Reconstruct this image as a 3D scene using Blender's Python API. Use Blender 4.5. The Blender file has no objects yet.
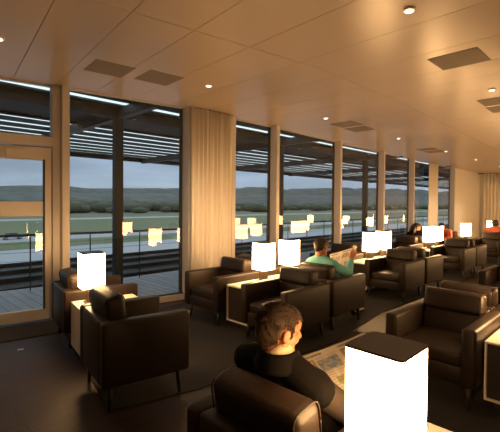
import bpy, bmesh, math, random
from mathutils import Vector, Matrix, noise
random.seed(7)
S = bpy.context.scene
COL = S.collection
PI = math.pi
Q = math.sqrt(0.5)

# ------------------------------------------------------------------ frames of reference
# camera stands at the origin looking along +Y; the window wall runs along A (45 degrees right), R points into the room
def W(a, r, z=0.0):
    return Vector(((a + r) * Q, (a - r) * Q, z))

KN = [(-8, -1.2), (0.7, -.46), (1.3, -.36), (1.89, -.26), (3.65, -.01), (5.7, 0), (8.1, -.12), (10.5, -.22),
      (12.7, -.31), (15.2, -.38), (16.8, -.41), (24, -.55)]
def bend(a):
    for (a0, b0), (a1, b1) in zip(KN, KN[1:]):
        if a <= a1:
            return b0 + (b1 - b0) * (a - a0) / (a1 - a0)
    return KN[-1][1]
def WB(a, r, z=0.0):               # follows the slight bend of the facade
    return W(a, r + bend(a), z)

# ------------------------------------------------------------------ materials
def mat(name, col, rough=.6, metal=0.0, spec=.5, bump=None, noise_col=None, coat=0):
    m = bpy.data.materials.new(name); m.use_nodes = True
    nt = m.node_tree; b = nt.nodes['Principled BSDF']
    b.inputs['Base Color'].default_value = (*col, 1)
    b.inputs['Roughness'].default_value = rough
    b.inputs['Metallic'].default_value = metal
    b.inputs['Specular IOR Level'].default_value = spec
    if coat: b.inputs['Coat Weight'].default_value = coat
    tc = nt.nodes.new('ShaderNodeTexCoord')
    if noise_col:
        sc, col2, amt = noise_col
        n = nt.nodes.new('ShaderNodeTexNoise'); n.inputs['Scale'].default_value = sc; n.inputs['Detail'].default_value = 5
        r = nt.nodes.new('ShaderNodeValToRGB')
        r.color_ramp.elements[0].position = .5 - amt; r.color_ramp.elements[1].position = .5 + amt
        r.color_ramp.elements[0].color = (*col, 1); r.color_ramp.elements[1].color = (*col2, 1)
        nt.links.new(tc.outputs['Object'], n.inputs['Vector']); nt.links.new(n.outputs['Fac'], r.inputs['Fac'])
        nt.links.new(r.outputs['Color'], b.inputs['Base Color'])
    if bump:
        sc, st = bump
        n = nt.nodes.new('ShaderNodeTexNoise'); n.inputs['Scale'].default_value = sc; n.inputs['Detail'].default_value = 4
        bp = nt.nodes.new('ShaderNodeBump'); bp.inputs['Strength'].default_value = st; bp.inputs['Distance'].default_value = .01
        nt.links.new(tc.outputs['Object'], n.inputs['Vector']); nt.links.new(n.outputs['Fac'], bp.inputs['Height'])
        nt.links.new(bp.outputs['Normal'], b.inputs['Normal'])
    return m

def emis(name, col, st):
    m = bpy.data.materials.new(name); m.use_nodes = True
    nt = m.node_tree; nt.nodes.clear()
    o = nt.nodes.new('ShaderNodeOutputMaterial'); e = nt.nodes.new('ShaderNodeEmission')
    e.inputs['Color'].default_value = (*col, 1); e.inputs['Strength'].default_value = st
    nt.links.new(e.outputs[0], o.inputs[0]); return m

def plank_mat(name, c1, c2, width, length, ang, rough, gap=.006):
    m = bpy.data.materials.new(name); m.use_nodes = True
    nt = m.node_tree; b = nt.nodes['Principled BSDF']; b.inputs['Roughness'].default_value = rough; b.inputs['Specular IOR Level'].default_value = .3
    tc = nt.nodes.new('ShaderNodeTexCoord'); mp = nt.nodes.new('ShaderNodeMapping')
    mp.inputs['Rotation'].default_value = (0, 0, ang)
    br = nt.nodes.new('ShaderNodeTexBrick')
    br.inputs['Scale'].default_value = 1; br.inputs['Brick Width'].default_value = length
    br.inputs['Row Height'].default_value = width; br.inputs['Mortar Size'].default_value = gap
    br.inputs['Color1'].default_value = (*c1, 1); br.inputs['Color2'].default_value = (*c2, 1)
    br.inputs['Mortar'].default_value = (*[x * .35 for x in c1], 1)
    n = nt.nodes.new('ShaderNodeTexNoise'); n.inputs['Scale'].default_value = 3; n.inputs['Detail'].default_value = 6
    mp2 = nt.nodes.new('ShaderNodeMapping'); mp2.inputs['Scale'].default_value = (1, 14, 1)
    mx = nt.nodes.new('ShaderNodeMixRGB'); mx.blend_type = 'OVERLAY'; mx.inputs[0].default_value = .45
    L = nt.links.new
    L(tc.outputs['Object'], mp.inputs['Vector']); L(mp.outputs[0], br.inputs['Vector']); L(mp.outputs[0], mp2.inputs['Vector'])
    L(mp2.outputs[0], n.inputs['Vector']); L(br.outputs['Color'], mx.inputs[1]); L(n.outputs['Fac'], mx.inputs[2])
    L(mx.outputs[0], b.inputs['Base Color'])
    return m

def glass_mat():
    m = bpy.data.materials.new('window_glass'); m.use_nodes = True
    nt = m.node_tree; nt.nodes.clear(); L = nt.links.new
    o = nt.nodes.new('ShaderNodeOutputMaterial'); mx = nt.nodes.new('ShaderNodeMixShader')
    f0 = nt.nodes.new('ShaderNodeFresnel'); f0.inputs['IOR'].default_value = 1.62
    ge = nt.nodes.new('ShaderNodeNewGeometry'); iv = nt.nodes.new('ShaderNodeMath'); iv.operation = 'SUBTRACT'; iv.inputs[0].default_value = 1
    f = nt.nodes.new('ShaderNodeMath'); f.operation = 'MULTIPLY'
    L(ge.outputs['Backfacing'], iv.inputs[1]); L(f0.outputs[0], f.inputs[0]); L(iv.outputs[0], f.inputs[1])
    t = nt.nodes.new('ShaderNodeBsdfTransparent'); t.inputs[0].default_value = (.97, .985, .985, 1)
    g = nt.nodes.new('ShaderNodeBsdfGlossy'); g.inputs['Roughness'].default_value = 0.0
    L(f.outputs[0], mx.inputs[0]); L(t.outputs[0], mx.inputs[1]); L(g.outputs[0], mx.inputs[2]); L(mx.outputs[0], o.inputs[0])
    return m

M = {}
M['leather'] = mat('brown_leather', (.016, .0098, .0066), .43, spec=.3, bump=(55, .12), noise_col=(9, (.022, .0135, .009), .2))
M['leg'] = mat('dark_wood_leg', (.02, .013, .009), .5)
M['white'] = mat('white_lacquer', (.74, .68, .60), .35)
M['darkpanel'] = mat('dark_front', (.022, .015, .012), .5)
M['lampdark'] = mat('bronze_metal', (.05, .034, .022), .42, .35)
M['shade'] = emis('lit_shade', (1.0, .57, .235), 37.0)
M['alu'] = mat('bronze_aluminium', (.56, .51, .47), .42, .15)
M['aludark'] = mat('dark_gasket', (.03, .03, .03), .6)
M['glass'] = glass_mat()
M['wall'] = mat('white_plaster', (.84, .80, .74), .8, bump=(80, .05))
M['ceil'] = mat('ceiling_panel', (.53, .425, .34), .29, .0, .7, bump=(2.2, .06))
M['vent'] = mat('perforated_vent', (.25, .205, .165), .7, bump=(400, .3))
M['trimwhite'] = mat('white_ring', (.8, .75, .68), .4)
M['spot'] = emis('lit_downlight', (1.0, .78, .50), 6.0)
M['floor'] = plank_mat('dark_wood_floor', (.032, .018, .011), (.022, .013, .008), .14, 1.6, math.radians(-45), .5)
M['rug'] = mat('charcoal_carpet', (.012, .010, .009), .95, bump=(350, .5), noise_col=(160, (.018, .0155, .014), .25))
M['mat'] = mat('door_matting', (.028, .022, .018), .95, bump=(500, .5))
M['plate'] = mat('steel_plate', (.6, .58, .55), .3, .9)
M['deck'] = plank_mat('grey_deck', (.36, .385, .43), (.28, .30, .34), .15, 2.4, math.radians(45), .4, .010)
M['roofdark'] = mat('gravel_roof', (.035, .035, .037), .8, noise_col=(3, (.075, .075, .08), .3))
M['canopy'] = mat('dark_canopy_steel', (.014, .015, .016), .6)
M['rail'] = mat('rail_steel', (.06, .06, .062), .5, .4)
M['cable'] = mat('steel_cable', (.10, .10, .11), .4, .6)
M['asphalt'] = mat('wet_apron', (.15, .175, .20), .5, noise_col=(.05, (.20, .225, .25), .3))
M['grass'] = mat('airfield_grass', (.055, .085, .034), .9, noise_col=(.03, (.085, .105, .045), .3))
M['meadow'] = mat('far_meadow', (.045, .062, .045), .9, noise_col=(.01, (.075, .092, .06), .3))
M['hill'] = mat('hazy_wooded_hill', (.026, .040, .044), .95, noise_col=(.02, (.066, .082, .074), .12))  # distance haze is mixed into this muted blue-green, no volume
M['treeline'] = mat('dark_trees', (.035, .052, .038), .95, noise_col=(.05, (.06, .075, .045), .2))
M['skin'] = mat('skin', (.44, .185, .10), .55, bump=(180, .08), noise_col=(30, (.38, .145, .075), .25))
M['hair'] = mat('brown_hair', (.026, .014, .008), .6, spec=.25, noise_col=(90, (.048, .027, .015), .2))
M['hairdark'] = mat('dark_hair', (.018, .010, .007), .45)
M['black'] = mat('black_wool', (.004, .0034, .003), .9, spec=.08, bump=(300, .3))
M['greycloth'] = mat('grey_brown_cloth', (.030, .023, .019), .85, spec=.12, bump=(260, .3))
M['beige'] = mat('beige_collar', (.50, .40, .26), .8)
M['mint'] = mat('mint_cotton', (.13, .40, .40), .85, bump=(150, .2))
M['navy'] = mat('dark_trouser_cloth', (.02, .02, .026), .9)
M['red'] = mat('red_cotton', (.42, .10, .05), .85)
M['paper'] = mat('newsprint', (.30, .265, .22), .9)
M['ink'] = mat('newsprint_text', (.17, .15, .125), .9, noise_col=(260, (.26, .225, .185), .12))
M['pic1'] = mat('printed_green', (.09, .105, .05), .9, noise_col=(60, (.20, .17, .09), .1))
M['pic2'] = mat('printed_blue', (.07, .10, .15), .9, noise_col=(50, (.19, .18, .17), .1))
M['pic3'] = mat('printed_grey', (.08, .07, .06), .9, noise_col=(70, (.18, .15, .12), .1))
M['eye'] = mat('eye_white', (.22, .16, .12), .3)
M['shoe'] = mat('black_shoe', (.015, .013, .012), .4)
M['carbody'] = mat('car_paint', (.45, .46, .48), .3)
M['carglass'] = mat('car_window', (.02, .025, .03), .15)
M['tyre'] = mat('tyre_rubber', (.015, .015, .015), .8)

def curtain_mat():
    m = bpy.data.materials.new('cream_curtain'); m.use_nodes = True
    nt = m.node_tree; nt.nodes.clear(); L = nt.links.new
    o = nt.nodes.new('ShaderNodeOutputMaterial'); mx = nt.nodes.new('ShaderNodeMixShader'); mx.inputs[0].default_value = .08
    d = nt.nodes.new('ShaderNodeBsdfDiffuse'); d.inputs[0].default_value = (.86, .80, .72, 1)
    t = nt.nodes.new('ShaderNodeBsdfTranslucent'); t.inputs[0].default_value = (.86, .80, .72, 1)
    L(d.outputs[0], mx.inputs[1]); L(t.outputs[0], mx.inputs[2]); L(mx.outputs[0], o.inputs[0]); return m
M['curtain'] = curtain_mat()
def sheet_mat():
    m = bpy.data.materials.new('opal_roof_sheet'); m.use_nodes = True
    nt = m.node_tree; nt.nodes.clear()
    o = nt.nodes.new('ShaderNodeOutputMaterial'); t = nt.nodes.new('ShaderNodeBsdfTranslucent'); t.inputs[0].default_value = (.93, .96, .95, 1)
    nt.links.new(t.outputs[0], o.inputs[0]); return m
M['sheet'] = sheet_mat()

# ------------------------------------------------------------------ mesh helpers
def obj(name, bm, m, parent=None, smooth=False):
    me = bpy.data.meshes.new(name)
    bmesh.ops.recalc_face_normals(bm, faces=bm.faces[:])
    bm.to_mesh(me); bm.free()
    for x in (m if isinstance(m, (list, tuple)) else [m]): me.materials.append(x)
    if smooth:
        for p in me.polygons: p.use_smooth = True
    o = bpy.data.objects.new(name, me); COL.objects.link(o)
    if parent: o.parent = parent
    return o

def empty(name, loc, rz=0):
    o = bpy.data.objects.new(name, None); COL.objects.link(o)
    o.empty_display_size = .1; o.location = loc; o.rotation_euler = (0, 0, rz); return o

def tag(o, label=None, cat=None, group=None, kind=None):
    if label: o['label'] = label
    if cat: o['category'] = cat
    if group: o['group'] = group
    if kind: o['kind'] = kind
    return o

def copy_tree(o, parent=None):
    c = o.copy(); COL.objects.link(c)
    if parent: c.parent = parent
    for ch in [x for x in o.children]: copy_tree(ch, c)
    return c

def box(bm, c, s, rot=None, bev=0, seg=2, taper=None):
    r = bmesh.ops.create_cube(bm, size=1)
    vs = r['verts']
    for v in vs:
        v.co = Vector((v.co.x * s[0], v.co.y * s[1], v.co.z * s[2]))
        if taper and v.co.z < 0: v.co.x *= taper; v.co.y *= taper
    if bev:
        es = list({e for v in vs for e in v.link_edges})
        rr = bmesh.ops.bevel(bm, geom=es, offset=bev, segments=seg, profile=.5, affect='EDGES')
        vs = list({v for f in rr['faces'] for v in f.verts} | {v for v in vs if v.is_valid})
    mtx = Matrix.Translation(Vector(c)) @ (rot.to_4x4() if rot else Matrix.Identity(4))
    bmesh.ops.transform(bm, matrix=mtx, verts=vs)
    return vs

def one_box(c, s, **k):
    bm = bmesh.new(); box(bm, c, s, **k); return bm

def prism(bm, pts, z0, z1):
    lo = [bm.verts.new((p[0], p[1], z0)) for p in pts]; hi = [bm.verts.new((p[0], p[1], z1)) for p in pts]
    n = len(pts); bm.faces.new(hi); bm.faces.new(lo[::-1])
    for i in range(n): bm.faces.new((lo[i], lo[(i + 1) % n], hi[(i + 1) % n], hi[i]))

def abox(bm, a0, a1, r0, r1, z0, z1, B=True):       # box laid out along the facade
    f = WB if B else W
    P = [f(a0, r0), f(a1, r0), f(a1, r1), f(a0, r1)]
    if B:                                              # one bend value per end so both faces stay parallel
        P = [W(a0, r0 + bend(a0)), W(a1, r0 + bend(a1)), W(a1, r1 + bend(a1)), W(a0, r1 + bend(a0))]
    prism(bm, [(p.x, p.y) for p in P], z0, z1)

def tube(bm, pts, rad, n=10):
    rings = []
    for i, p in enumerate(pts):
        p = Vector(p)
        d = (Vector(pts[min(i + 1, len(pts) - 1)]) - Vector(pts[max(i - 1, 0)])).normalized()
        u = d.orthogonal().normalized(); v = d.cross(u)
        if i:                                           # keep frames aligned
            u = (pu - d * pu.dot(d)).normalized(); v = d.cross(u)
        pu = u
        r = rad[i] if isinstance(rad, (list, tuple)) else rad
        rings.append([bm.verts.new(p + (u * math.cos(t) + v * math.sin(t)) * r) for t in [2 * PI * k / n for k in range(n)]])
    for a, b in zip(rings, rings[1:]):
        for k in range(n): bm.faces.new((a[k], a[(k + 1) % n], b[(k + 1) % n], b[k]))
    bm.faces.new(rings[0][::-1]); bm.faces.new(rings[-1])

def ball(bm, c, r, rot=None, seg=18):
    if not isinstance(r, (list, tuple)): r = (r, r, r)
    x = bmesh.ops.create_uvsphere(bm, u_segments=seg, v_segments=seg // 2 + 2, radius=1)
    m = Matrix.Translation(Vector(c)) @ (rot.to_4x4() if rot else Matrix.Identity(4)) @ Matrix.Diagonal((*r, 1))
    bmesh.ops.transform(bm, matrix=m, verts=x['verts'])

def cap(bm, p, q, r0, r1, n=14):                      # tapered capsule
    p = Vector(p); q = Vector(q)
    ball(bm, p, r0, seg=14); ball(bm, q, r1, seg=14)
    if (q - p).length > 1e-4: tube(bm, [p, q], [r0, r1], n)

def fuse(name, bm, voxel, m, parent, smooth_it=3, world=None):    # grow one continuous skin over overlapping volumes
    me = bpy.data.meshes.new('raw'); bm.to_mesh(me); bm.free()
    o = bpy.data.objects.new('raw', me); COL.objects.link(o)
    md = o.modifiers.new('r', 'REMESH'); md.mode = 'VOXEL'; md.voxel_size = voxel
    sm = o.modifiers.new('s', 'SMOOTH'); sm.factor = .5; sm.iterations = smooth_it
    dg = bpy.context.evaluated_depsgraph_get()
    nm = bpy.data.meshes.new_from_object(o.evaluated_get(dg)); nm.name = name
    bpy.data.objects.remove(o); bpy.data.meshes.remove(me)
    nm.materials.clear(); nm.materials.append(m)
    for p in nm.polygons: p.use_smooth = True
    x = bpy.data.objects.new(name, nm); COL.objects.link(x); x.parent = parent
    return x

# ------------------------------------------------------------------ setting: floor, ceiling, walls
H = 2.98
def struct(o): o['kind'] = 'structure'; return o

bm = bmesh.new(); abox(bm, -5, 21, -5.15, 3.6, -.2, 0, B=False)
bm.free(); bm = bmesh.new()
As = [-5] + [k[0] for k in KN[1:-1]] + [21]
pts = [WB(a, -5.17) for a in As] + [W(21, 3.6), W(-5, 3.6)]
prism(bm, [(p.x, p.y) for p in pts], -.2, 0)
struct(obj('floor', bm, M['floor']))

# ceiling: lacquered metal panels, each very slightly bowed, with open joints
def ceil_warp(a, r):
    a2 = a + .045 * max(0, 4 - a) * (-2.5 - r)
    return W(a2, r + bend(a))
bm = bmesh.new()
a_joints = []
a_joints = [1.02 - .52 * k for k in range(11, 0, -1)] + [1.02, 1.53, 2.07, 2.657, 3.31, 3.97, 4.6, 5.12, 5.64, 6.15] + [6.15 + .62 * k for k in range(1, 25)]
r_joints = [-5.12, -2.53, .06, 2.65, 3.7]
vents = [(2.0, -3.97), (2.56, -3.94), (6.46, -3.9), (7.05, -3.93), (10.8, -3.9), (11.42, -3.9), (4.36, -1.36), (6.46, -1.45), (7.02, -1.45), (10.9, -1.4)]
rng = random.Random(3)
NU, NV = 12, 2
for a0, a1 in zip(a_joints, a_joints[1:]):
    for r0, r1 in zip(r_joints, r_joints[1:]):
        g = .003
        lo0, lo1, s0, s1 = a0 + g, a1 - g, r0 + g, r1 - g
        bow = .0010 + rng.random() * .0012; tilt = (rng.random() - .5) * .0012
        grid = []
        for i in range(NU + 1):
            row = []
            for j in range(NV + 1):
                fu = i / NU; fv = j / NV
                p = ceil_warp(lo0 + (lo1 - lo0) * fu, s0 + (s1 - s0) * fv)
                z = H + .003 - bow * (1 - (2 * fu - 1) ** 2) + tilt * (2 * fu - 1)
                row.append(bm.verts.new((p.x, p.y, z)))
            grid.append(row)
        top = []
        for i in range(NU):
            for j in range(NV):
                bm.faces.new((grid[i][j], grid[i + 1][j], grid[i + 1][j + 1], grid[i][j + 1]))
        # turned-up edges
        ring = [grid[i][0] for i in range(NU + 1)] + [grid[NU][j] for j in range(1, NV + 1)] + \
               [grid[i][NV] for i in range(NU - 1, -1, -1)] + [grid[0][j] for j in range(NV - 1, 0, -1)]
        up = [bm.verts.new((v.co.x, v.co.y, H + .04)) for v in ring]
        n = len(ring)
        for k in range(n): bm.faces.new((ring[k], ring[(k + 1) % n], up[(k + 1) % n], up[k]))
        bm.faces.new(up)
ceil = struct(obj('ceiling', bm, M['ceil'], smooth=False))
for p in ceil.data.polygons:
    p.use_smooth = False
bm = bmesh.new(); prism(bm, [(p.x, p.y) for p in [WB(a, -5.17) for a in As] + [W(21, 3.75), W(-5, 3.75)]], H + .045, H + .12)
obj('ceiling_void', bm, M['aludark'], ceil)

# walls
bm = bmesh.new(); abox(bm, -5, .62, -5.17, -5.05, 0, H + .02); struct(obj('wall_left', bm, M['wall']))
bm = bmesh.new()
for a0, a1 in ((3.72, 4.50), (13.95, 14.85)): pass
abox(bm, 16.95, 21, -5.17, -5.02, 0, H + .02); struct(obj('wall_far_left', bm, M['wall']))
bm = bmesh.new(); prism(bm, [(p.x, p.y) for p in [W(20.9, -5.8), W(21.1, -5.8), W(21.1, 3.8), W(20.9, 3.8)]], 0, H + .02); struct(obj('wall_far', bm, M['wall']))
bm = bmesh.new(); prism(bm, [(p.x, p.y) for p in [W(-5, 3.6), W(21, 3.6), W(21, 3.75), W(-5, 3.75)]], 0, H + .02); struct(obj('wall_right', bm, M['wall']))
bm = bmesh.new(); prism(bm, [(p.x, p.y) for p in [W(-5.15, -6.3), W(-5, -6.3), W(-5, 3.75), W(-5.15, 3.75)]], 0, H + .02); struct(obj('wall_rear', bm, M['wall']))
bm = bmesh.new(); abox(bm, 3.72, 4.5, -5.17, -5.03, 0, H + .02); struct(obj('wall_pier', bm, M['wall']))

# mullions: deep aluminium fins between the bays
def mull(a, w=.085, depth=.19, n=[0]):
    n[0] += 1
    bm = bmesh.new(); abox(bm, a - w / 2, a + w / 2, -5.14, -5.14 + depth, 0, H)
    o = struct(obj('trim_%d' % n[0], bm, M['alu']))
    bm = bmesh.new(); abox(bm, a - w / 2 - .03, a + w / 2 + .03, -5.16, -5.115, 0.0, H)
    obj('glazing_bead', bm, M['aludark'], o)
for a in (1.90, 3.67, 4.56, 5.70, 8.10, 10.48, 12.72, 14.92, 16.86): mull(a)

# windows
nwin = 0
for a0, a1 in ((1.945, 3.625), (4.605, 5.655), (5.745, 8.055), (8.145, 10.435), (10.525, 12.675), (12.765, 13.95), (14.965, 16.81)):
    nwin += 1
    bm = bmesh.new()
    abox(bm, a0, a1, -5.13, -5.03, 0, .085); abox(bm, a0, a1, -5.13, -5.09, 2.965, H)
    w = struct(obj('window_%d' % nwin, bm, M['alu']))
    bm = bmesh.new(); abox(bm, a0 - .012, a1 + .012, -5.105, -5.095, .07, 2.972)
    obj('pane', bm, M['glass'], w)
    bm = bmesh.new(); abox(bm, a0, a1, -5.11, -5.08, .085, .105); obj('gasket', bm, M['aludark'], w)

# door bay on the left
def dbox(bm, a0, a1, r0, r1, z0, z1): abox(bm, a0, a1, r0, r1, z0, z1)
bm = bmesh.new()
dbox(bm, .62, .74, -5.14, -5.02, 0, H); dbox(bm, 1.775, 1.86, -5.14, -5.04, 0, H)
dbox(bm, .74, 1.775, -5.14, -5.04, 2.20, 2.32); dbox(bm, .74, 1.775, -5.14, -5.08, 2.962, H)
door = struct(obj('door_1', bm, M['alu']))
bm = bmesh.new(); dbox(bm, .74, 1.775, -5.105, -5.095, 2.32, 2.965); obj('transom_pane', bm, M['glass'], door)
bm = bmesh.new()
dbox(bm, .76, .88, -5.12, -5.05, .02, 2.18); dbox(bm, 1.685, 1.765, -5.12, -5.05, .02, 2.18)
dbox(bm, .88, 1.685, -5.12, -5.05, .02, .15); dbox(bm, .88, 1.685, -5.12, -5.05, 2.02, 2.18)
dbox(bm, .88, 1.685, -5.12, -5.05, 1.32, 1.50)
leaf = obj('door_leaf', bm, M['alu'], door)
bm = bmesh.new(); dbox(bm, .88, 1.685, -5.09, -5.08, .15, 1.32); obj('lower_pane', bm, M['glass'], leaf)
bm = bmesh.new(); dbox(bm, .88, 1.685, -5.09, -5.08, 1.50, 2.02); obj('upper_pane', bm, M['glass'], leaf)
bm = bmesh.new(); dbox(bm, 1.05, 1.45, -5.05, -5.02, 2.115, 2.15); dbox(bm, 1.27, 1.29, -5.04, -5.015, 2.05, 2.13)
obj('door_closer', bm, M['alu'], door)
bm = bmesh.new(); dbox(bm, 1.672, 1.69, -5.06, -5.04, .15, 2.03); obj('gasket', bm, M['aludark'], leaf)

# ------------------------------------------------------------------ curtains
def curtain(name, label, a0, a1, r, amp, waves, flare=0, across=False):
    bm = bmesh.new(); n = waves * 12; zs = [0.015, .5, 1.2, 2.0, H - .012]
    fr = []; bk = []
    for i in range(n + 1):
        u = i / n
        colv = []; colb = []
        for z in zs:
            k = amp * (math.sin(2 * PI * waves * u + .6 * math.sin(5 * u)) + .35 * math.sin(2 * PI * waves * 2.3 * u + z))
            aa = a0 + (a1 - a0) * u + flare * (u - .5) * (1 - z / H)
            if across: p = W(r - k, aa); q = W(r - k + .006, aa)
            else: p = WB(aa, r + k); q = WB(aa, r + k - .006)
            colv.append(bm.verts.new((p.x, p.y, z))); colb.append(bm.verts.new((q.x, q.y, z)))
        fr.append(colv); bk.append(colb)
    for i in range(n):
        for j in range(len(zs) - 1):
            bm.faces.new((fr[i][j], fr[i + 1][j], fr[i + 1][j + 1], fr[i][j + 1]))
            bm.faces.new((bk[i][j], bk[i][j + 1], bk[i + 1][j + 1], bk[i + 1][j]))
    for i in range(n):
        bm.faces.new((fr[i][0], bk[i][0], bk[i + 1][0], fr[i + 1][0])); bm.faces.new((fr[i][-1], fr[i + 1][-1], bk[i + 1][-1], bk[i][-1]))
    for i in (0, n):
        for j in range(len(zs) - 1): bm.faces.new((fr[i][j], fr[i][j + 1], bk[i][j + 1], bk[i][j]))
    return tag(obj(name, bm, M['curtain'], smooth=True), label, 'curtain')
curtain('curtain', 'tall cream curtain gathered in folds behind the armchair nearest the two middle lamps', 3.65, 4.50, -4.92, .03, 9)
curtain('curtain', 'narrow cream curtain gathered between the farthest windows', 13.98, 14.86, -4.93, .025, 8, .12)
curtain('curtain', 'wide pale curtain covering the wall at the far end of the lounge', -5.35, -1.5, 20.72, .04, 26, 0, True)

# ------------------------------------------------------------------ ceiling fittings
vl = ['dark square ceiling vent at left, farther of the two from the curtain',
      'dark square ceiling vent at left, closer to the tall curtain and its downlight',
      'ceiling vent above the middle windows, nearer of the small pair',
      'ceiling vent above the middle windows, farther of the small pair',
      'faint ceiling vent above the farthest windows, nearer of two', 'faint ceiling vent above the farthest windows, farther of two',
      'large dark square ceiling vent at upper right',
      'ceiling vent at the right edge beside a downlight, nearer of two', 'ceiling vent at the right edge beside a downlight, farther of two',
      'distant ceiling vent on the right side of the lounge']
for (a, r), lb in zip(vents, vl):
    hh = .215 if a < 3 else .23
    c = ceil_warp(a - .045 * max(0, 4 - a) * (-2.5 - r), r)
    t = empty('ceiling_vent', (c.x, c.y, H - .003)); tag(t, lb, 'vent', 'square vents in the ceiling')
    rz = math.radians(-45) - .045 * max(0, 4 - a) ; t.rotation_euler = (0, 0, rz)
    obj('vent_plate', one_box((0, 0, .0075), (2 * hh, 2 * hh, .012)), M['vent'], t)
dl = [(0.93, -4.16, 'small downlight at the left edge of the ceiling'), (3.15, -3.9, 'small downlight in front of the tall curtain'),
      (5.72, -3.9, 'small downlight over the middle windows beside two vents'), (8.55, -3.9, 'small downlight above the window of the second dark post'),
      (11.5, -3.9, 'distant downlight above the narrow far curtain'), (14.2, -3.9, 'distant downlight before the blank white wall'),
      (17.2, -3.9, 'farthest small downlight near the end curtain'),
      (2.98, -1.29, 'largest downlight at the top of the picture, nearest to the viewer'), (5.76, -1.41, 'downlight at the upper right edge between vents')]
for a, r, lb in dl:
    c = W(a, r); t = empty('downlight', (c.x, c.y, H - .006)); tag(t, lb, 'ceiling light', 'recessed downlights')
    bm = bmesh.new(); tube(bm, [(0, 0, -.008), (0, 0, .004)], .046, 24); obj('ring', bm, M['trimwhite'], t)
    bm = bmesh.new(); tube(bm, [(0, 0, -.011), (0, 0, -.0085)], .031, 24); obj('bulb', bm, M['spot'], t)
    ld = bpy.data.lights.new('downlight_beam', 'SPOT'); ld.energy = 170 if a > 13 else (70 if a == 3.15 else 30); ld.color = (1, .72, .42); ld.spot_size = 2.0; ld.spot_blend = .8; ld.shadow_soft_size = .04
    lo = bpy.data.objects.new('downlight_beam', ld); COL.objects.link(lo); lo.location = (0, 0, -.03); lo.parent = t

# ------------------------------------------------------------------ rugs, mat, floor plate
def flat(name, pts, z, m):
    bm = bmesh.new(); prism(bm, pts, 0.0, z); return obj(name, bm, m)
edge = [(-1.0, 2.81), (-.4, 3.15), (.25, 3.66), (.853, 4.21), (1.43, 4.91), (1.86, 5.48)]
far = [W(16, -2.62), W(16, -5.0)] + [WB(a, -4.8) for a in (12, 8, 5.5, 3.6)]
far = [(p.x, p.y) for p in far] + [(-1.75, 5.1), (-2.2, 4.62)]
tag(flat('rug', edge + far, .009, M['rug']), 'dark charcoal rug under the armchairs along the windows', 'rug')
P = [W(.55, -1.56), W(16, -1.75), W(16, 1.2), W(.55, .6)]
tag(flat('rug', [(p.x, p.y) for p in P], .009, M['rug']), 'dark charcoal rug under the reading man in front and the armchairs facing him', 'rug')
P = [WB(.4, -4.98), WB(1.8, -4.98), WB(1.78, -4.42), WB(.4, -4.42)]
tag(flat('doormat', [(p.x, p.y) for p in P], .008, M['mat']), 'dark mat on the floor inside the glass door', 'doormat')
t = empty('floor_outlet', (-2.31, 3.97, 0), .4); tag(t, 'small bright metal outlet plate in the dark floor by the door', 'floor outlet')
obj('plate', one_box((0, 0, .003), (.055, .045, .006), bev=.002), M['plate'], t)
obj('flap', one_box((0, 0, .007), (.03, .022, .003)), M['plate'], t)

# ------------------------------------------------------------------ armchair
CW, CD = .68, .76
def make_chair(D=CD):
    t = empty('armchair', (0, 0, 0))
    L = M['leather']; h = D / 2; w = CW / 2
    for s in (-1, 1):
        obj('armrest', one_box((s * (w - .05), 0, .383), (.10, D, .43), bev=.024, seg=3), L, t, True)
    obj('back_panel', one_box((0, -h + .05, .383), (CW - .19, .10, .428), bev=.02, seg=3), L, t, True)
    obj('seat_base', one_box((0, .03, .235), (CW - .195, D - .10, .13), bev=.012), L, t, True)
    bm = bmesh.new(); box(bm, (0, .065, .345), (CW - .205, D - .19, .125), bev=.038, seg=4)
    sc = obj('seat_cushion', bm, L, t, True)
    rot = Matrix.Rotation(math.radians(9), 3, 'X')
    bm = bmesh.new(); box(bm, (0, -h + .175, .47), (CW - .215, .13, .22), rot=rot, bev=.03, seg=3)
    obj('back_cushion', bm, L, t, True)
    bm = bmesh.new(); box(bm, (0, -h + .145, .652), (CW - .205, .165, .185), rot=rot, bev=.042, seg=4)
    hc = obj('head_cushion', bm, L, t, True)
    for s in (-1, 1):
        bm = bmesh.new(); hx = (CW - .205) / 2 - .012; ring = []
        for k in range(33):
            a_ = 2 * PI * k / 32; cy, cz = math.cos(a_), math.sin(a_)
            q = (abs(cy) ** 5 + abs(cz) ** 5) ** -.2
            v = rot @ Vector((s * hx, .0815 * cy * q * .985, .0915 * cz * q * .985)); ring.append((v.x, v.y - h + .145, v.z + .652))
        tube(bm, ring, .0035, 6); obj('piping', bm, L, hc, True)
    for sx in (-1, 1):
        for sy in (-1, 1):
            bm = bmesh.new()
            tube(bm, [(sx * (w - .07), sy * (h - .085), .18), (sx * (w - .06), sy * (h - .07), 0)], [.024, .014], 12)
            obj('leg', bm, M['leg'], t, True)
    return t
proto = make_chair()
short = None
used = [False]
def chair(a_c, r_c, facing, label, rz=None, pos=None, grp='brown leather armchairs'):
    if not used[0]: c = proto; used[0] = True
    else: c = copy_tree(proto)
    p = W(a_c, r_c) if pos is None else Vector(pos)
    c.location = (p.x, p.y, .010); c.scale = (1, 1, 1)
    base = math.radians(-45) if facing > 0 else math.radians(135)
    c.rotation_euler = (0, 0, base if rz is None else rz)
    tag(c, label, 'armchair', grp)
    return c

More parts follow.
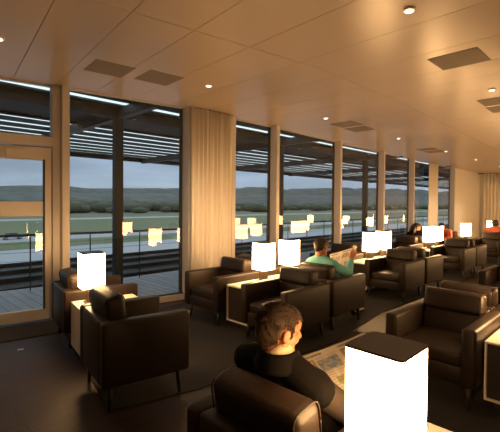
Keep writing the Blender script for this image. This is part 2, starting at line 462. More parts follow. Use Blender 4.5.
# ------------------------------------------------------------------ side table and lamp
TW, TL = .38, .62
def make_table():
    t = empty('side_table', (0, 0, 0)); m = M['white']
    th = .014
    obj('top', one_box((0, 0, .493), (TW, TL, .016), bev=.003), m, t)
    obj('bottom', one_box((0, 0, .077), (TW, TL, th), bev=.003), m, t)
    for s in (-1, 1): obj('side_panel', one_box((s * (TW / 2 - th / 2), 0, .2845), (th, TL, .401)), m, t)
    obj('back_panel', one_box((0, -TL / 2 + th / 2, .2845), (TW - 2 * th, th, .401)), m, t)
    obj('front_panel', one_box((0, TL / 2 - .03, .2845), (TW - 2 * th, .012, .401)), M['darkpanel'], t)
    obj('plinth', one_box((0, 0, .035), (TW - .1, TL - .12, .07)), M['leg'], t)
    return t
tproto = make_table(); tused = [False]
def table(a_c, r_c, facing, label, rz=None, pos=None):
    if not tused[0]: c = tproto; tused[0] = True
    else: c = copy_tree(tproto)
    p = W(a_c, r_c) if pos is None else Vector(pos)
    c.location = (p.x, p.y, .009)
    base = math.radians(-45) if facing > 0 else math.radians(135)
    c.rotation_euler = (0, 0, base if rz is None else rz)
    tag(c, label, 'side table', 'white side tables between the armchairs'); return c

def make_lamp():
    t = empty('table_lamp', (0, 0, 0)); w = .21
    obj('base', one_box((0, 0, .009), (.125, .125, .018), bev=.004), M['lampdark'], t)
    obj('stem', one_box((0, 0, .088), (.085, .085, .14), bev=.004), M['lampdark'], t)
    bm = bmesh.new(); box(bm, (0, 0, .325), (w, w, .335))
    es = [e for e in bm.edges if abs((e.verts[0].co - e.verts[1].co).z) > .1]
    bmesh.ops.bevel(bm, geom=es, offset=.014, segments=4, profile=.5, affect='EDGES')
    obj('shade', bm, M['shade'], t)
    bm = bmesh.new(); box(bm, (0, 0, .496), (w + .003, w + .003, .008))
    es = [e for e in bm.edges if abs((e.verts[0].co - e.verts[1].co).z) > .004]
    bmesh.ops.bevel(bm, geom=es, offset=.015, segments=4, profile=.5, affect='EDGES')
    obj('lid', bm, M['lampdark'], t)
    return t
lproto = make_lamp(); lused = [False]
def lamp(pos, label, rz=math.radians(-45)):
    if not lused[0]: c = lproto; lused[0] = True
    else: c = copy_tree(lproto)
    c.location = (pos[0], pos[1], .5105); c.rotation_euler = (0, 0, rz)
    tag(c, label, 'table lamp', 'square table lamps with lit shades'); return c

FAR, NEAR, TAB, CAM = -3.97, -2.87, -3.43, -1.11
# left pair
az = math.radians(-54)
f = Vector((math.sin(-az), math.cos(az), 0)); rr = Vector((f.y, -f.x, 0))
cB = Vector((-.478, 3.075, 0)) - f * (CD * .44 - .02) - rr * (CW / 2)
chair(0, 0, 1, 'brown leather armchair at left seen from behind, its whole side and leg in view', az, cB).scale = (1, .88, 1.085)
tab = Vector((-1.41, 3.94, 0))
table(0, 0, 1, 'white side table with the leftmost lamp, its plain white back toward the door', az, tab)
cA = Vector((-1.733, 4.405, 0))
chair(0, 0, 1, 'brown armchair at left between the glass door and the leftmost lamp', az, cA)
lamp((-1.553, 3.87), 'lit square lamp at left on the table between two armchairs facing away', az)
# row 1 / 2
chair(3.05 + CD / 2, FAR + .04, -1, 'brown armchair in front of the tall cream curtain')
chair(3.02 + CD / 2, NEAR + .04, -1, 'empty brown armchair back to back with the man in green')
table(3.19 + TL / 2, TAB + .035, -1, 'white-edged side table between the curtain armchair and the one beside it')
p = W(3.655, TAB + .025); lamp((p.x, p.y), 'lit lamp, left one of the two by the curtain')
chair(3.87 + CD / 2, FAR, 1, 'armchair behind the curtain armchair, mostly hidden by two lamps')
cE = chair(3.90 + CD / 2, NEAR, 1, 'brown armchair the man in the green shirt sits in')
table(3.90 + TL / 2, TAB, 1, 'side table beside the man in green, under the right lamp of the curtain pair')
p = W(4.22, TAB - .02); lamp((p.x, p.y), 'lit lamp just left of the man in green')
# row 3 / 4
chair(5.84 + CD / 2, FAR, -1, 'dark armchair by the window beyond the green man\'s newspaper')
chair(5.84 + CD / 2, NEAR, -1, 'brown armchair right of the double lamps, facing the man in green')
table(5.99 + TL / 2, TAB, -1, 'side table under the nearer of the overlapping middle lamps')
p = W(6.46, TAB); lamp((p.x, p.y), 'lit lamp right of the green man, front one of an overlapping pair')
chair(6.66 + CD / 2, FAR, 1, 'armchair by the window hidden behind the overlapping lamp pair')
chair(6.68 + CD / 2, NEAR, 1, 'armchair facing away, its lit armrest behind the chair beside the double lamps')
table(6.68 + TL / 2, TAB, 1, 'side table under the rear one of the overlapping middle lamps')
p = W(6.95, TAB); lamp((p.x, p.y), 'lit lamp right of the green man, rear one of an overlapping pair')
# row 5 / 6
chair(8.6 + CD / 2, FAR, -1, 'distant dark armchair by the window in front of the long-haired woman')
chair(8.6 + CD / 2, NEAR, -1, 'distant brown armchair right of the double lamps before the person in red')
table(8.70 + TL / 2, TAB, -1, 'distant side table below the front lamp near the woman with long hair')
p = W(9.15, TAB); lamp((p.x, p.y), 'distant lit lamp beside the long-haired woman, front one of two')
chair(9.42 + CD / 2, FAR, 1, 'distant armchair the long-haired woman sits in')
chair(9.42 + CD / 2, NEAR, 1, 'distant armchair back to back with the one right of the far double lamps')
table(9.42 + TL / 2, TAB, 1, 'distant side table below the rear lamp before the person in red')
p = W(9.62, TAB); lamp((p.x, p.y), 'distant lit lamp beside the person in red, rear one of two')
# row 7 / 8 / 9
chair(11.4 + CD / 2, FAR, -1, 'distant armchair the person in red by the window sits in')
chair(11.4 + CD / 2, NEAR, -1, 'farthest brown armchair facing the viewer, under the end curtain')
table(11.45 + TL / 2, TAB, -1, 'distant side table under the single lamp against the blank wall')
p = W(11.72, TAB); lamp((p.x, p.y), 'distant single lit lamp in front of the blank white wall')
chair(12.24 + CD / 2, NEAR, 1, 'far armchair of the dark-haired person at the right edge')
table(14.0 + TL / 2, TAB, -1, 'farthest side table under the lamp by the end curtain')
p = W(14.22, TAB); lamp((p.x, p.y), 'farthest lit lamp, glowing in front of the end curtain')
# camera side
cM = chair(1.03 + CD / 2, CAM + .02, 1, 'armchair in the foreground with the man reading a newspaper')
table(1.20 + TL / 2 + .02, -.545, 1, 'side table in the foreground carrying the biggest lamp')
lamp((.482, 1.375), 'largest lit lamp in the foreground beside the reading man')
chair(3.09 + CD / 2, -1.165, -1, 'empty brown armchair at right facing the reading man in front')
table(3.24 + TL / 2, -.62, -1, 'white-edged side table cut by the right edge of the picture')
p = W(3.70, -.62); lamp((p.x, p.y), 'lamp on the side table beyond the right edge')
chair(3.93 + CD / 2, -1.165, 1, 'armchair at right, back to back with the empty one facing the reading man')
chair(6.03 + CD / 2, -1.26, -1, 'armchair at the right edge with only its armrest in view')

for a in (6.2, 6.95, 9.0, 9.75, 11.8, 12.55, 15.0, 17.2):  # unseen lamps with tables, added to light the far end of the lounge
    tb = table(a, -.45, -1 if a in (6.2, 9.0, 11.8, 15.0) else 1, 'added side table out of view beyond the right edge, carrying an added lamp')
    p = W(a, -.45); lamp((p.x, p.y), 'added lamp out of view beyond the right edge, lighting the far end')
for a, r in ((14.9, -2.1), (16.9, -2.95), (19.2, -3.1), (19.2, -1.6)):  # further added lamps out of view, brightening the far wall and end curtain
    table(a, r, -1, 'added side table out of view beyond the right edge, carrying an added lamp')
    p = W(a, r); lamp((p.x, p.y), 'added lamp out of view beyond the right edge, lighting the far end')

# ------------------------------------------------------------------ newspapers
def newspaper(name, label, TLc, TRc, BLc, BRc, sag, seed):
    rg = random.Random(seed)
    nu, nv = 44, 40
    # page layout
    lay = [[0] * nu for _ in range(nv)]
    def fill(x0, x1, y0, y1, k):
        for j in range(max(0, y0), min(nv, y1)):
            for i in range(max(0, x0), min(nu, x1)): lay[j][i] = k
    for c0 in (2, 9, 16, 24, 31, 38):
        w = 5
        for j in range(6, nv - 2):
            if (j % 2) == 0: fill(c0, c0 + w, j, j + 1, 1)
    fill(2, 14, 2, 4, 4); fill(24, 38, 2, 4, 4)
    fill(2, 8, 6, 14, 2); fill(9, 21, 9, 20, 3); fill(24, 36, 6, 15, 4); fill(3, 7, 22, 33, 4); fill(13, 20, 27, 33, 2); fill(31, 42, 22, 31, 3)
    TLc, TRc, BLc, BRc = map(Vector, (TLc, TRc, BLc, BRc))
    nrm = (TRc - TLc).cross(BLc - TLc).normalized()
    if nrm.z > 0: nrm = -nrm
    bm = bmesh.new(); g = []
    for j in range(nv + 1):
        v = j / nv; row = []
        for i in range(nu + 1):
            u = i / nu
            p = TLc * (1 - u) * (1 - v) + TRc * u * (1 - v) + BLc * (1 - u) * v + BRc * u * v
            k = sag * (math.sin(PI * u) * .5 - .8 * (1 - abs(2 * u - 1)) * .6 + .35 * math.sin(2 * PI * v + 3 * u))
            row.append(bm.verts.new(p + nrm * k))
        g.append(row)
    for j in range(nv):
        for i in range(nu):
            fc = bm.faces.new((g[j][i], g[j + 1][i], g[j + 1][i + 1], g[j][i + 1])); fc.material_index = lay[j][i]; fc.smooth = True
    me = bpy.data.meshes.new(name); bm.to_mesh(me); bm.free()
    for k in ('paper', 'ink', 'pic1', 'pic2', 'pic3'): me.materials.append(M[k])
    o = bpy.data.objects.new(name, me); COL.objects.link(o)
    sd = o.modifiers.new('thickness', 'SOLIDIFY'); sd.thickness = .0012
    tag(o, label, 'newspaper'); return o
newspaper('newspaper', 'open newspaper with coloured pictures read by the man in the foreground',
          (.232, 1.95, .735), (.66, 2.26, .765), (.318, 1.66, .665), (.71, 1.92, .655), .02, 1)
newspaper('newspaper', 'newspaper held up by the man in the green shirt',
          (1.13, 5.56, .79), (1.40, 5.28, .93), (1.10, 5.46, .52), (1.30, 5.20, .62), .03, 2)

# ------------------------------------------------------------------ people
def head_bm(bm, H3):
    """volumes of a head in head space (face +Y), placed by the matrix H3"""
    tmp = bmesh.new()
    ball(tmp, (0, -.014, .034), (.075, .097, .083), seg=28)
    ball(tmp, (0, .026, -.028), (.061, .062, .078), seg=24)
    ball(tmp, (0, .058, .045), (.058, .040, .040), seg=20)
    for s in (-1, 1):
        ball(tmp, (s * .036, .052, -.018), (.028, .034, .030))
        cap(tmp, (s * .012, .089, .034), (s * .040, .076, .032), .010, .009)
        cap(tmp, (s * .056, -.002, -.045), (s * .030, .066, -.088), .018, .020)
        ball(tmp, (s * .0125, .096, -.019), (.0085, .010, .008))
        e = Matrix.Rotation(s * math.radians(-18), 3, 'Z') @ Matrix.Rotation(math.radians(-12), 3, 'X')
        ball(tmp, (s * .079, -.008, -.002), (.0075, .0165, .028), rot=e)
        ball(tmp, (s * .078, -.002, -.024), (.008, .010, .011), rot=e)
        ball(tmp, (s * .083, -.015, .006), (.006, .0105, .019), rot=e)
    cap(tmp, (0, .088, .026), (0, .112, -.012), .0095, .0135)
    ball(tmp, (0, .110, -.016), (.014, .014, .012))
    ball(tmp, (0, .074, -.097), (.026, .020, .018))
    cap(tmp, (-.017, .083, -.053), (.017, .083, -.053), .0075, .0075)
    cap(tmp, (-.014, .081, -.066), (.014, .081, -.066), .0085, .0085)
    bmesh.ops.transform(tmp, matrix=H3, verts=tmp.verts[:])
    me = bpy.data.meshes.new('t'); tmp.to_mesh(me); tmp.free(); bm.from_mesh(me); bpy.data.meshes.remove(me)

def hand(bm, wrist, fdir, palm_n, side, curl=.9, sc=1.0):
    """palm, four unequal bent fingers and a thumb; side=+1 thumb toward f x n"""
    f = Vector(fdir).normalized(); n = Vector(palm_n); n = (n - f * n.dot(f)).normalized(); x = f.cross(n) * side
    w = Vector(wrist)
    for k in (-1, -.33, .33, 1):
        cap(bm, w + x * (.018 * k) * sc, w + f * .085 * sc + x * (.031 * k) * sc, .016 * sc, .0125 * sc)
    for k, ln in ((1, .072), (.33, .082), (-.33, .076), (-1, .058)):
        p = w + f * .088 * sc + x * (.031 * k) * sc
        ang = .25
        for seg_, fr in ((0, .45), (1, .32), (2, .23)):
            d = f * math.cos(ang) + n * math.sin(ang)
            q = p + d * ln * fr * sc
            cap(bm, p, q, (.0092 - .0009 * seg_) * sc, (.0085 - .0009 * seg_) * sc)
            p = q; ang += curl * .75
    p = w + f * .022 * sc + x * .024 * sc
    for d, ln, r in ((x * .75 + f * .6 + n * .25, .042, .0125), (x * .25 + f * .85 + n * .5, .032, .0105), (f * .85 + n * .6 - x * .1, .026, .0092)):
        q = p + d.normalized() * ln * sc; cap(bm, p, q, r * sc, r * .9 * sc); p = q

def hair_mesh(name, parent, H3, m, line, extra=.006, seed=1, strands=0, long=None):
    rg = random.Random(seed)
    bm = bmesh.new()
    bmesh.ops.create_icosphere(bm, subdivisions=5, radius=1)
    dead = []
    for v in bm.verts:
        d = v.co.copy()
        c = Vector((d.x * (.075 + extra) * (1 if d.z > 0 or d.y > 0 else 1 - .25 * d.z * d.y), -.014 + d.y * (.097 + extra), .034 + d.z * (.083 + extra) * (1.42 if d.z < 0 and d.y < 0 else 1)))
        nz = noise.noise(c * 38 + Vector((seed, 0, 0))) * .003 + noise.noise(Vector((c.x * 160, c.y * 60, c.z * 160))) * .0022
        if c.y > .02 and c.z > .055: nz += .011 * min(1, (c.y - .02) / .04)
        v.co = c + d.normalized() * nz
        if line(c) < 0: dead.append(v)
    bmesh.ops.delete(bm, geom=dead, context='VERTS')
    # strands lying along the scalp
    base = [v.co.copy() for v in bm.verts]
    for _ in range(strands):
        c = base[rg.randrange(len(base))]
        nn = Vector((c.x / .0056, (c.y + .014) / .0094, (c.z - .034) / .0069)).normalized()
        fl = Vector((rg.uniform(-.3, .3), -.2 if c.z < .06 else .55, -.9 if c.z < .085 else -.1))
        fl = (fl - nn * fl.dot(nn)).normalized()
        sd = nn.cross(fl) * .0011
        L = rg.uniform(.010, .018)
        a0 = c - nn * .001; mid = c + fl * L * .5 + nn * .002; tip = c + fl * L + nn * rg.uniform(.0, .002)
        vs = [bm.verts.new(x) for x in (a0 + sd, a0 - sd, mid - sd, mid + sd)]; tv = bm.verts.new(tip)
        bm.faces.new(vs); bm.faces.new((vs[3], vs[2], tv))
    if long: long(bm, rg)
    bmesh.ops.transform(bm, matrix=H3, verts=bm.verts[:])
    o = obj(name, bm, m, parent, True)
    sd = o.modifiers.new('thick', 'SOLIDIFY'); sd.thickness = .004; sd.offset = -1
    return o

def short_line(c):
    y = c.y
    if y > .050: return c.z - (.078 - (.010 if abs(c.x) > .035 else 0))
    if y > .034: return c.z - (.078 - (.050 - y) * 2.2) if abs(c.x) > .03 else 1
    if y > .016: return c.z + .004
    if y > -.034: return c.z - .026
    return c.z + .086 - .9 * max(0, y + .085)

def person(name, label, J, look, cloth, voxel, hairm, line=short_line, strands=0, long=None, sleeves=None, collar=None, hs=1.0, curl=.9, cvox=None):
    """J: joints in world space; look: (yaw az, pitch down, roll)"""
    root = empty(name, (J['hip'].x, J['hip'].y, .009)); tag(root, label, 'person')
    inv = Matrix.Translation(-root.location)
    def loc(v): return Vector(v) - root.location
    G = {k: (loc(v) if k not in ('fwd', 'hdR', 'hdL', 'pnR', 'pnL') else v) for k, v in J.items()}
    yaw, pitch, roll = look
    hm = Matrix.Translation(G['head']) @ Matrix.Rotation(-math.radians(yaw), 4, 'Z') @ Matrix.Rotation(-math.radians(pitch), 4, 'X') @ Matrix.Rotation(math.radians(roll), 4, 'Y') @ Matrix.Scale(hs, 4)
    fw = G['fwd']; rt = Vector((fw.y, -fw.x, 0))
    bm = bmesh.new(); head_bm(bm, hm)
    nb = hm @ Vector((0, -.02, -.055))
    cap(bm, nb, G['neck'], .052 * hs, .058)
    def torso(b, g):
        hip, ch, nk = G['hip'], G['chest'], G['neck']
        for s in (-1, 1):
            cap(b, hip + rt * s * .075, ch + rt * s * .07, .105 + g, .105 + g)
            cap(b, ch + rt * s * .07, (G['shR'] if s > 0 else G['shL']) - rt * s * .045, .10 + g, .062 + g)
            cap(b, nk + Vector((0, 0, -.005)), (G['shR'] if s > 0 else G['shL']), .056 + g * .7, .054 + g)
        cap(b, ch, nk + (ch - nk) * .25, .10 + g, .065 + g)
    def arm(b, s, g, upto=1.0):
        sh, el, wr_ = (G['shR'], G['elR'], G['wrR']) if s > 0 else (G['shL'], G['elL'], G['wrL'])
        cap(b, sh, el, .050 + g, .040 + g); cap(b, el, el.lerp(wr_, upto), .040 + g, .028 + g * .9)
    def legs(b, g, upto=1.0):
        for s in (-1, 1):
            hp = G['hip'] + rt * s * .09; kn = G['knR'] if s > 0 else G['knL']; an = G['anR'] if s > 0 else G['anL']
            cap(b, hp, kn, .083 + g, .056 + g); cap(b, kn, kn.lerp(an, .35), .054 + g, .055 + g); cap(b, kn.lerp(an, .35), kn.lerp(an, upto), .055 + g, .040 + g)
    torso(bm, 0); arm(bm, 1, 0); arm(bm, -1, 0); legs(bm, 0)
    for s in (-1, 1):
        an = G['anR'] if s > 0 else G['anL']; ft = an + fw * .15; ft.z = .03
        cap(bm, an + Vector((0, 0, -.02)), ft, .035, .03)
        w_ = G['wrR'] if s > 0 else G['wrL']
        hand(bm, w_, G['hdR'] if s > 0 else G['hdL'], G['pnR'] if s > 0 else G['pnL'], 1 if s > 0 else -1, curl)
    body = fuse('body', bm, voxel, M['skin'], root, 2)
    cv = cvox or max(voxel, .008)
    bm = bmesh.new(); torso(bm, .016)
    if not sleeves: arm(bm, 1, .013, .93); arm(bm, -1, .013, .93)
    else: cap(bm, G['shR'], G['shR'].lerp(G['elR'], .1), .062, .060); cap(bm, G['shL'], G['shL'].lerp(G['elL'], .1), .062, .060)
    fuse('shirt' if not sleeves else 'vest', bm, cv, cloth[0], root, 5)
    if sleeves:
        for s in (-1, 1):
            bm = bmesh.new(); arm(bm, s, .016, .95)
            fuse('sleeve', bm, cv, sleeves, root, 4)
    bm = bmesh.new(); legs(bm, .014, .95)
    for s in (-1, 1): cap(bm, G['hip'] + rt * s * .07, G['hip'] + rt * s * .07 + Vector((0, 0, .03)), .115, .118)
    fuse('trousers', bm, max(voxel, .01), cloth[1], root, 4)
    for s in (-1, 1):
        an = G['anR'] if s > 0 else G['anL']; bm = bmesh.new()
        ft = an + fw * .16; ft.z = .045
        cap(bm, Vector((an.x, an.y, .05)), ft, .046, .041)
        cap(bm, an - fw * .035 + Vector((0, 0, -an.z + .042)), ft, .04, .038)
        for v in bm.verts: v.co.z = max(v.co.z, .002)
        fuse('shoe', bm, .008, M['shoe'], root, 3)
    hair_mesh('hair', root, hm, hairm, line, strands=strands, long=long)
    for s in (-1, 1):
        bm = bmesh.new(); ball(bm, (s * .031, .0735, .016), .0115, seg=14); bmesh.ops.transform(bm, matrix=hm, verts=bm.verts[:])
        obj('eye', bm, M['eye'], root, True)
    if collar:
        bm = bmesh.new(); nk = G['neck']
        for k in range(46):
            t0 = PI * (.5 + 1.0 * (k / 45 - .5) * 1.5); d_ = (-fw * math.sin(t0) + rt * math.cos(t0))
            cap(bm, nk + d_ * .088 + Vector((0, 0, -.03)), nk + d_ * .081 + Vector((0, 0, .026)), .026, .010)
        fuse('jacket_collar', bm, .006, cloth[0], root, 4)
        bm = bmesh.new(); n = 28; rows = []
        nk = G['neck']; ax = (nb - nk).normalized(); u = ax.orthogonal().normalized(); v = ax.cross(u)
        for dz, r in ((-.01, .080), (.026, .073), (.054, .066), (.054, .062), (.01, .062)):
            rows.append([bm.verts.new(nk + ax * dz + (u * math.cos(2 * PI * k / n) + v * math.sin(2 * PI * k / n)) * r) for k in range(n)])
        for a_, b_ in zip(rows, rows[1:]):
            for k in range(n): bm.faces.new((a_[k], a_[(k + 1) % n], b_[(k + 1) % n], b_[k]))
        obj('collar', bm, collar, root, True)
    return root

FWD = Vector((Q, Q, 0)); RT = Vector((Q, -Q, 0))
def CL(a_c, r_c, x, y, z): return W(a_c + y, r_c + x, z)      # chair space to world

# the man in the foreground
a_c, r_c = 1.13 + CD / 2, CAM
c = lambda x, y, z: CL(a_c, r_c, x, y, z)
J = dict(fwd=FWD, hip=c(-.01, .03, .49), chest=c(-.02, -.06, .64), neck=c(-.045, -.165, .815), head=c(-.06, -.15, .922),
         shR=c(.15, -.12, .705), shL=c(-.27, -.14, .74), elR=c(.235, .07, .54), elL=c(-.245, .10, .58),
         wrR=Vector((.64, 1.80, .60)), wrL=Vector((.235, 1.80, .69)) - FWD * .06,
         knR=c(.10, .43, .52), knL=c(-.12, .43, .52), anR=c(.11, .50, .10), anL=c(-.12, .52, .10),
         hdR=FWD + Vector((0, 0, .1)), hdL=FWD + Vector((0, 0, .1)), pnR=Vector((0, 0, 1)) - RT * .5, pnL=Vector((0, 0, 1)) + RT * .5)
person('person', 'man with short brown hair in a dark jacket reading a newspaper in the foreground', J, (63, 13, 0),
       (M['black'], M['navy']), .0045, M['hair'], strands=2600, sleeves=M['greycloth'], collar=M['beige'], hs=1.04)

# the man in green
a_c, r_c = 3.90 + CD / 2, NEAR
c = lambda x, y, z: CL(a_c, r_c, x, y, z)
J = dict(fwd=FWD, hip=c(-.02, .04, .49), chest=c(-.03, -.05, .64), neck=c(-.03, -.12, .815), head=c(-.025, -.10, .955),
         shR=c(.15, -.10, .74), shL=c(-.18, -.10, .74), elR=Vector((1.25, 4.97, .635)), elL=c(-.24, .12, .60),
         wrR=Vector((1.315, 5.10, .775)), wrL=c(-.24, .34, .66),
         knR=c(.12, .43, .52), knL=c(-.12, .43, .52), anR=c(.12, .50, .10), anL=c(-.12, .52, .10),
         hdR=FWD * .5 + Vector((0, 0, .9)), hdL=FWD + Vector((0, 0, .3)), pnR=FWD - RT * .4, pnL=RT)
person('person', 'man in a mint green shirt with dark hair holding up a newspaper', J, (50, 12, 0),
       (M['mint'], M['navy']), .007, M['hairdark'], strands=300)

# the woman by the window
a_c, r_c = 9.42 + CD / 2, FAR
c = lambda x, y, z: CL(a_c, r_c, x, y, z)
J = dict(fwd=FWD, hip=c(0, .02, .48), chest=c(0, -.04, .68), neck=c(0, -.07, .83), head=c(0, -.03, .935),
         shR=c(.16, -.06, .77), shL=c(-.16, -.06, .77), elR=c(.21, .10, .60), elL=c(-.21, .10, .60), wrR=c(.14, .30, .64), wrL=c(-.12, .30, .60),
         knR=c(.10, .43, .52), knL=c(-.10, .43, .52), anR=c(.10, .50, .10), anL=c(-.10, .50, .10),
         hdR=FWD, hdL=FWD, pnR=-RT, pnL=RT)
def longhair(bm, rg):
    for s in (-1, 1):
        for k in range(9):
            t0 = k / 8; ang = PI * (.12 + .40 * t0)
            x0 = s * .080 * math.sin(ang) ; y0 = -.10 * t0 + .01
            tube(bm, [(x0, y0 * .8, .06), (x0 * 1.12, y0, -.02), (x0 * 1.08, y0 - .01, -.11), (x0 * .9, y0 - .01, -.19)], [.015, .018, .017, .006], 8)
person('person', 'woman with long dark hair seated by the window behind the distant lamps', J, (80, 14, 0), (M['black'], M['navy']), .010, M['hairdark'],
       line=lambda c_: c_.z - .055 if c_.y > .03 else 1, long=longhair)
# the person in red
a_c, r_c = 11.4 + CD / 2, FAR
BK = -FWD
def c(x, y, z): return W(a_c - y, r_c - x, z)
J = dict(fwd=BK, hip=c(0, .0, .48), chest=c(0, .12, .68), neck=c(0, .24, .80), head=c(0, .32, .885),
         shR=c(.17, .20, .76), shL=c(-.17, .20, .76), elR=c(.24, .33, .60), elL=c(-.24, .33, .60), wrR=c(.10, .48, .58), wrL=c(-.10, .48, .58),
         knR=c(.11, .43, .52), knL=c(-.11, .43, .52), anR=c(.11, .48, .10), anL=c(-.11, .48, .10),
         hdR=BK, hdL=BK, pnR=RT, pnL=-RT)
person('person', 'person in a red shirt leaning forward near the farthest window', J, (215, 20, 0), (M['red'], M['navy']), .010, M['hairdark'])
# the person at the right edge
a_c, r_c = 12.24 + CD / 2, NEAR
c = lambda x, y, z: CL(a_c, r_c, x, y, z)
J = dict(fwd=FWD, hip=c(-.06, .02, .49), chest=c(-.06, -.05, .70), neck=c(-.06, -.09, .87), head=c(-.06, -.06, .98),
         shR=c(.12, -.09, .81), shL=c(-.24, -.09, .81), elR=c(.20, .10, .63), elL=c(-.28, .10, .63), wrR=c(.12, .30, .62), wrL=c(-.16, .30, .62),
         knR=c(.06, .43, .52), knL=c(-.16, .43, .52), anR=c(.06, .50, .10), anL=c(-.16, .50, .10),
         hdR=FWD, hdL=FWD, pnR=-RT, pnL=RT)
person('person', 'dark-haired person cut by the right edge of the picture near the farthest lamp', J, (45, 5, 0), (M['red'], M['navy']), .010, M['hairdark'])

# ------------------------------------------------------------------ outside
bm = bmesh.new(); prism(bm, [(p.x, p.y) for p in [W(-6, -5.0), W(26, -5.0), W(26, -7.45), W(-6, -7.45)]], -.35, -.21)
bm.free()
bm = bmesh.new(); pts = [WB(a, -5.18) for a in As] + [WB(a, -7.45) for a in reversed(As)]
prism(bm, [(p.x, p.y) for p in pts], -.2, -.03); struct(obj('terrace_deck', bm, M['deck']))
bm = bmesh.new(); prism(bm, [(p.x, p.y) for p in [W(-14, -7.0), W(60, -7.0), W(60, -11.6), W(-14, -11.6)]], -.6, -.2)
for r in (-8.2, -9.3, -10.4, -11.55):
    prism(bm, [(p.x, p.y) for p in [W(-14, r), W(60, r), W(60, r - .05), W(-14, r - .05)]], -.2, -.1)
struct(obj('lower_roof', bm, M['roofdark']))
# canopy
bm = bmesh.new()
CZ = 3.12
def strip(a0, a1, r0, r1, z0, z1): prism(bm, [(p.x, p.y) for p in [W(a0, r0), W(a1, r0), W(a1, r1), W(a0, r1)]], z0, z1)
strip(-14, 50, -5.0, -6.02, CZ, CZ + .03)
strip(-14, 50, -6.28, -8.25, CZ, CZ + .03)
r = -8.62
while r > -13.4:
    strip(-14, 50, r, r - .42, CZ, CZ + .015); r -= .63
canopy = struct(obj('canopy', bm, M['canopy']))
bm = bmesh.new(); strip(-14, 50, -13.25, -13.4, CZ - .12, CZ + .1); strip(-14, 50, -8.15, -8.25, CZ - .04, CZ)
strip(-14, 50, -6.46, -6.62, CZ - .16, CZ)
obj('beam', bm, M['canopy'], canopy)
bm = bmesh.new()
for a in (-5.4, -1.1, 3.26, 7.6, 11.9, 16.2, 20.5, 24.8): strip(a - .06, a + .06, -5.3, -13.3, CZ - .17, CZ)
obj('cross_beam', bm, M['rail'], canopy)
bm = bmesh.new(); strip(-14, 50, -5.9, -13.4, CZ + .05, CZ + .06); obj('roof_sheet', bm, M['sheet'], canopy)
for a, lb in ((3.26, 'dark steel canopy post outside the large left window'), (7.6, 'dark steel canopy post outside, hidden behind a window mullion'), (11.9, 'dark steel canopy post outside the window beyond the double lamps')):
    p = W(a, -6.54); t = empty('canopy_post', (p.x, p.y, -.03), math.radians(-45)); tag(t, lb, 'post', 'steel posts on the terrace')
    obj('shaft', one_box((0, 0, 1.505), (.14, .14, 2.95), bev=.008), M['canopy'], t)
    obj('base_plate', one_box((0, 0, .012), (.26, .26, .024)), M['canopy'], t)
# railing
t = empty('railing', tuple(W(0, -7.25, -.03))); tag(t, 'dark steel terrace railing with horizontal cables outside the windows', 'railing')
o0 = Vector(t.location)
def rel(a, r, z): return W(a, r, z) - o0
def rail_pts(z): return [WB(a, -7.25, z) - o0 for a in [-6] + [k[0] for k in KN[1:-1]] + [26]]
b = bmesh.new(); rp_ = rail_pts(0)
for q0, q1 in zip(rp_, rp_[1:]):
    d = (q1 - q0); sd = Vector((d.y, -d.x, 0)).normalized() * .035
    prism(b, [((q0 + sd).x, (q0 + sd).y), ((q1 + sd).x, (q1 + sd).y), ((q1 - sd).x, (q1 - sd).y), ((q0 - sd).x, (q0 - sd).y)], .935, .975)
obj('handrail', b, M['rail'], t)
for k in range(32):
    a = 7.03 - .98 * 12 + k * .98
    q = WB(a, -7.25, 0) - o0
    obj('baluster', one_box((q.x, q.y, .463), (.017, .017, .926)), M['rail'], t)
for z in (.18, .33, .48, .63, .78):
    b = bmesh.new(); tube(b, rail_pts(z), .003, 6); obj('cable', b, M['cable'], t)

# airfield
GZ = -7.0
def ground(name, r0, r1, m, dz=0):
    bm = bmesh.new(); prism(bm, [(p.x, p.y) for p in [W(-2500, r0), W(9800, r0), W(9800, r1), W(-2500, r1)]], GZ - .5, GZ + dz)
    return struct(obj(name, bm, m))
ground('ground_meadow', -11.7, -3200, M['meadow'], -.02)
ground('ground_apron', -11.7, -78, M['asphalt'], 0)
ground('ground_grass', -78, -93, M['grass'], .01)
ground('ground_taxiway', -93, -106, M['asphalt'], .02)
ground('ground_grass', -106, -196, M['grass'], .01)
ground('ground_runway', -196, -214, M['asphalt'], .02)
ground('ground_grass', -214, -262, M['grass'], .01)
# hills: ridges with real depth
def ridge(name, r0, depth, height, seed, m, rise, a0=-2600, a1=9500, n=150, mm=14):
    bm = bmesh.new(); g = []
    for i in range(n + 1):
        a = a0 + (a1 - a0) * i / n; row = []
        for j in range(mm + 1):
            v = j / mm
            prof = math.sin(PI * min(1, v * 1.0)) ** .8
            hgt = min(250, height + rise * a) * (.97 + .13 * noise.noise(Vector((a * .0011, seed, v * .6))) + .16 * noise.noise(Vector((a * .006, seed + 5, v * 2))) + .05 * noise.noise(Vector((a * .03, seed + 9, v * 9))))
            row.append(bm.verts.new(W(a, r0 - depth * v, GZ - 1 + max(0, hgt) * prof)))
        g.append(row)
    for i in range(n):
        for j in range(mm): bm.faces.new((g[i][j], g[i + 1][j], g[i + 1][j + 1], g[i][j + 1]))
    return struct(obj(name, bm, m, smooth=True))
ridge('hill_ridge', -1150, 900, 40, 2.3, M['hill'], .012)
ridge('hill_ridge', -2100, 1000, 76, 7.7, M['hill'], .029)
bm = bmesh.new(); rg = random.Random(11)
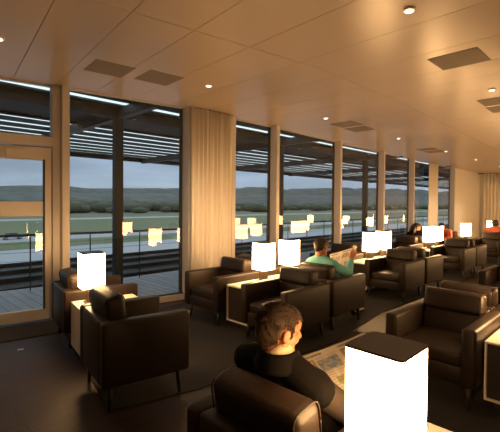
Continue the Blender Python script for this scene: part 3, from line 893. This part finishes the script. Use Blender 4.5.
for k in range(1100):
    r = -rg.uniform(275, 950); a = -r * rg.uniform(.2, 4.2); hgt = rg.uniform(3.5, 10) * (.7 - r / 1200)
    x = bmesh.ops.create_icosphere(bm, subdivisions=1, radius=1)
    p = W(a, r, GZ + hgt * .45)
    bmesh.ops.transform(bm, matrix=Matrix.Translation(p) @ Matrix.Diagonal((hgt * rg.uniform(.8, 2.2), hgt * rg.uniform(.8, 2.2), hgt * .6, 1)), verts=x['verts'])
tag(obj('treeline', bm, M['treeline'], smooth=True), 'dark line of trees at the foot of the distant hills', 'trees', kind='stuff')
# vehicle on the taxiway and the mast
def car(loc, rz, label):
    t = empty('car', loc, rz); tag(t, label, 'car')
    bm = bmesh.new(); box(bm, (0, 0, .65), (4.3, 1.75, .62), bev=.12, seg=3); obj('car_body', bm, M['carbody'], t, True)
    bm = bmesh.new(); prism(bm, [(-1.5, -.78), (1.1, -.78), (1.1, .78), (-1.5, .78)], .92, 1.45)
    for v in bm.verts:
        if v.co.z > 1.4: v.co.x *= .78; v.co.y *= .85
    obj('cabin', bm, M['carglass'], t)
    for sx in (-1.35, 1.35):
        for sy in (-.82, .82):
            b = bmesh.new(); tube(b, [(sx, sy - .1, .32), (sx, sy + .1, .32)], .32, 16); wh = obj('wheel', b, M['tyre'], t, True); b = bmesh.new(); tube(b, [(sx, sy - .11, .32), (sx, sy + .11, .32)], .17, 12); obj('hub', b, M['plate'], wh)
def gpt(u, v, h=GZ):
    d = 1.5 - h; Y = d * 395 / (v - (201.4 + .008 * u)); return Vector(((u - 250) / 395 * Y, Y, h))
p = gpt(12, 239.2); car((p.x, p.y, GZ + .02), math.radians(45), 'small grey car on the taxiway seen through the glass door')
p = gpt(391, 215.5); t = empty('mast', (p.x, p.y, GZ)); tag(t, 'thin mast with a red top standing on the airfield', 'mast')
bm = bmesh.new(); tube(bm, [(0, 0, 0), (0, 0, 4.6)], [.16, .10], 10); obj('pole', bm, M['rail'], t)
bm = bmesh.new(); tube(bm, [(-1.1, .3, 4.2), (1.3, -.3, 4.6)], [.25, .55], 14); obj('windsock', bm, M['red'], t)

# ------------------------------------------------------------------ sky
wd = bpy.data.worlds.new('dusk_sky'); S.world = wd; wd.use_nodes = True
nt = wd.node_tree; nt.nodes.clear(); L = nt.links.new
o = nt.nodes.new('ShaderNodeOutputWorld'); bg = nt.nodes.new('ShaderNodeBackground')
tc = nt.nodes.new('ShaderNodeTexCoord'); sx = nt.nodes.new('ShaderNodeSeparateXYZ')
rp = nt.nodes.new('ShaderNodeValToRGB'); E = rp.color_ramp.elements
E[0].position = 0; E[0].color = (.37, .465, .56, 1); E[1].position = .45; E[1].color = (1.15, 1.3, 1.38, 1)
e = E.new(.04); e.color = (.38, .48, .60, 1); e = E.new(.14); e.color = (.31, .41, .55, 1)
mp = nt.nodes.new('ShaderNodeMapping'); mp.inputs['Scale'].default_value = (3, 3, 16)
n = nt.nodes.new('ShaderNodeTexNoise'); n.inputs['Scale'].default_value = 1.3; n.inputs['Detail'].default_value = 6
mr = nt.nodes.new('ShaderNodeMapRange'); mr.inputs[1].default_value = .3; mr.inputs[2].default_value = .7; mr.inputs[3].default_value = .80; mr.inputs[4].default_value = 1.2
mx = nt.nodes.new('ShaderNodeMixRGB'); mx.blend_type = 'MULTIPLY'; mx.inputs[0].default_value = 1
L(tc.outputs['Generated'], sx.inputs[0]); L(sx.outputs['Z'], rp.inputs[0]); L(tc.outputs['Generated'], mp.inputs[0]); L(mp.outputs[0], n.inputs['Vector'])
L(n.outputs['Fac'], mr.inputs[0]); L(rp.outputs[0], mx.inputs[1]); L(mr.outputs[0], mx.inputs[2]); L(mx.outputs[0], bg.inputs[0])
bg.inputs[1].default_value = 1.0
L(bg.outputs[0], o.inputs[0])

# ------------------------------------------------------------------ camera
cd = bpy.data.cameras.new('camera'); cam = bpy.data.objects.new('camera', cd); COL.objects.link(cam)
cd.sensor_width = 36; cd.sensor_fit = 'HORIZONTAL'; cd.lens = 36 * 395 / 500
cd.clip_start = .05; cd.clip_end = 20000
pitch = 1.0
off = 12.6 - 395 * math.tan(math.radians(pitch))
cd.shift_y = -off / 500
cam.matrix_world = Matrix.Translation((0, 0, 1.5)) @ Matrix.Rotation(math.radians(90 - pitch), 4, 'X') @ Matrix.Rotation(math.radians(.45), 4, 'Z')
S.camera = cam
vs = S.view_settings
vs.view_transform = 'Standard'; vs.look = 'None'; vs.exposure = 0; vs.gamma = 1; vs.use_curve_mapping = False
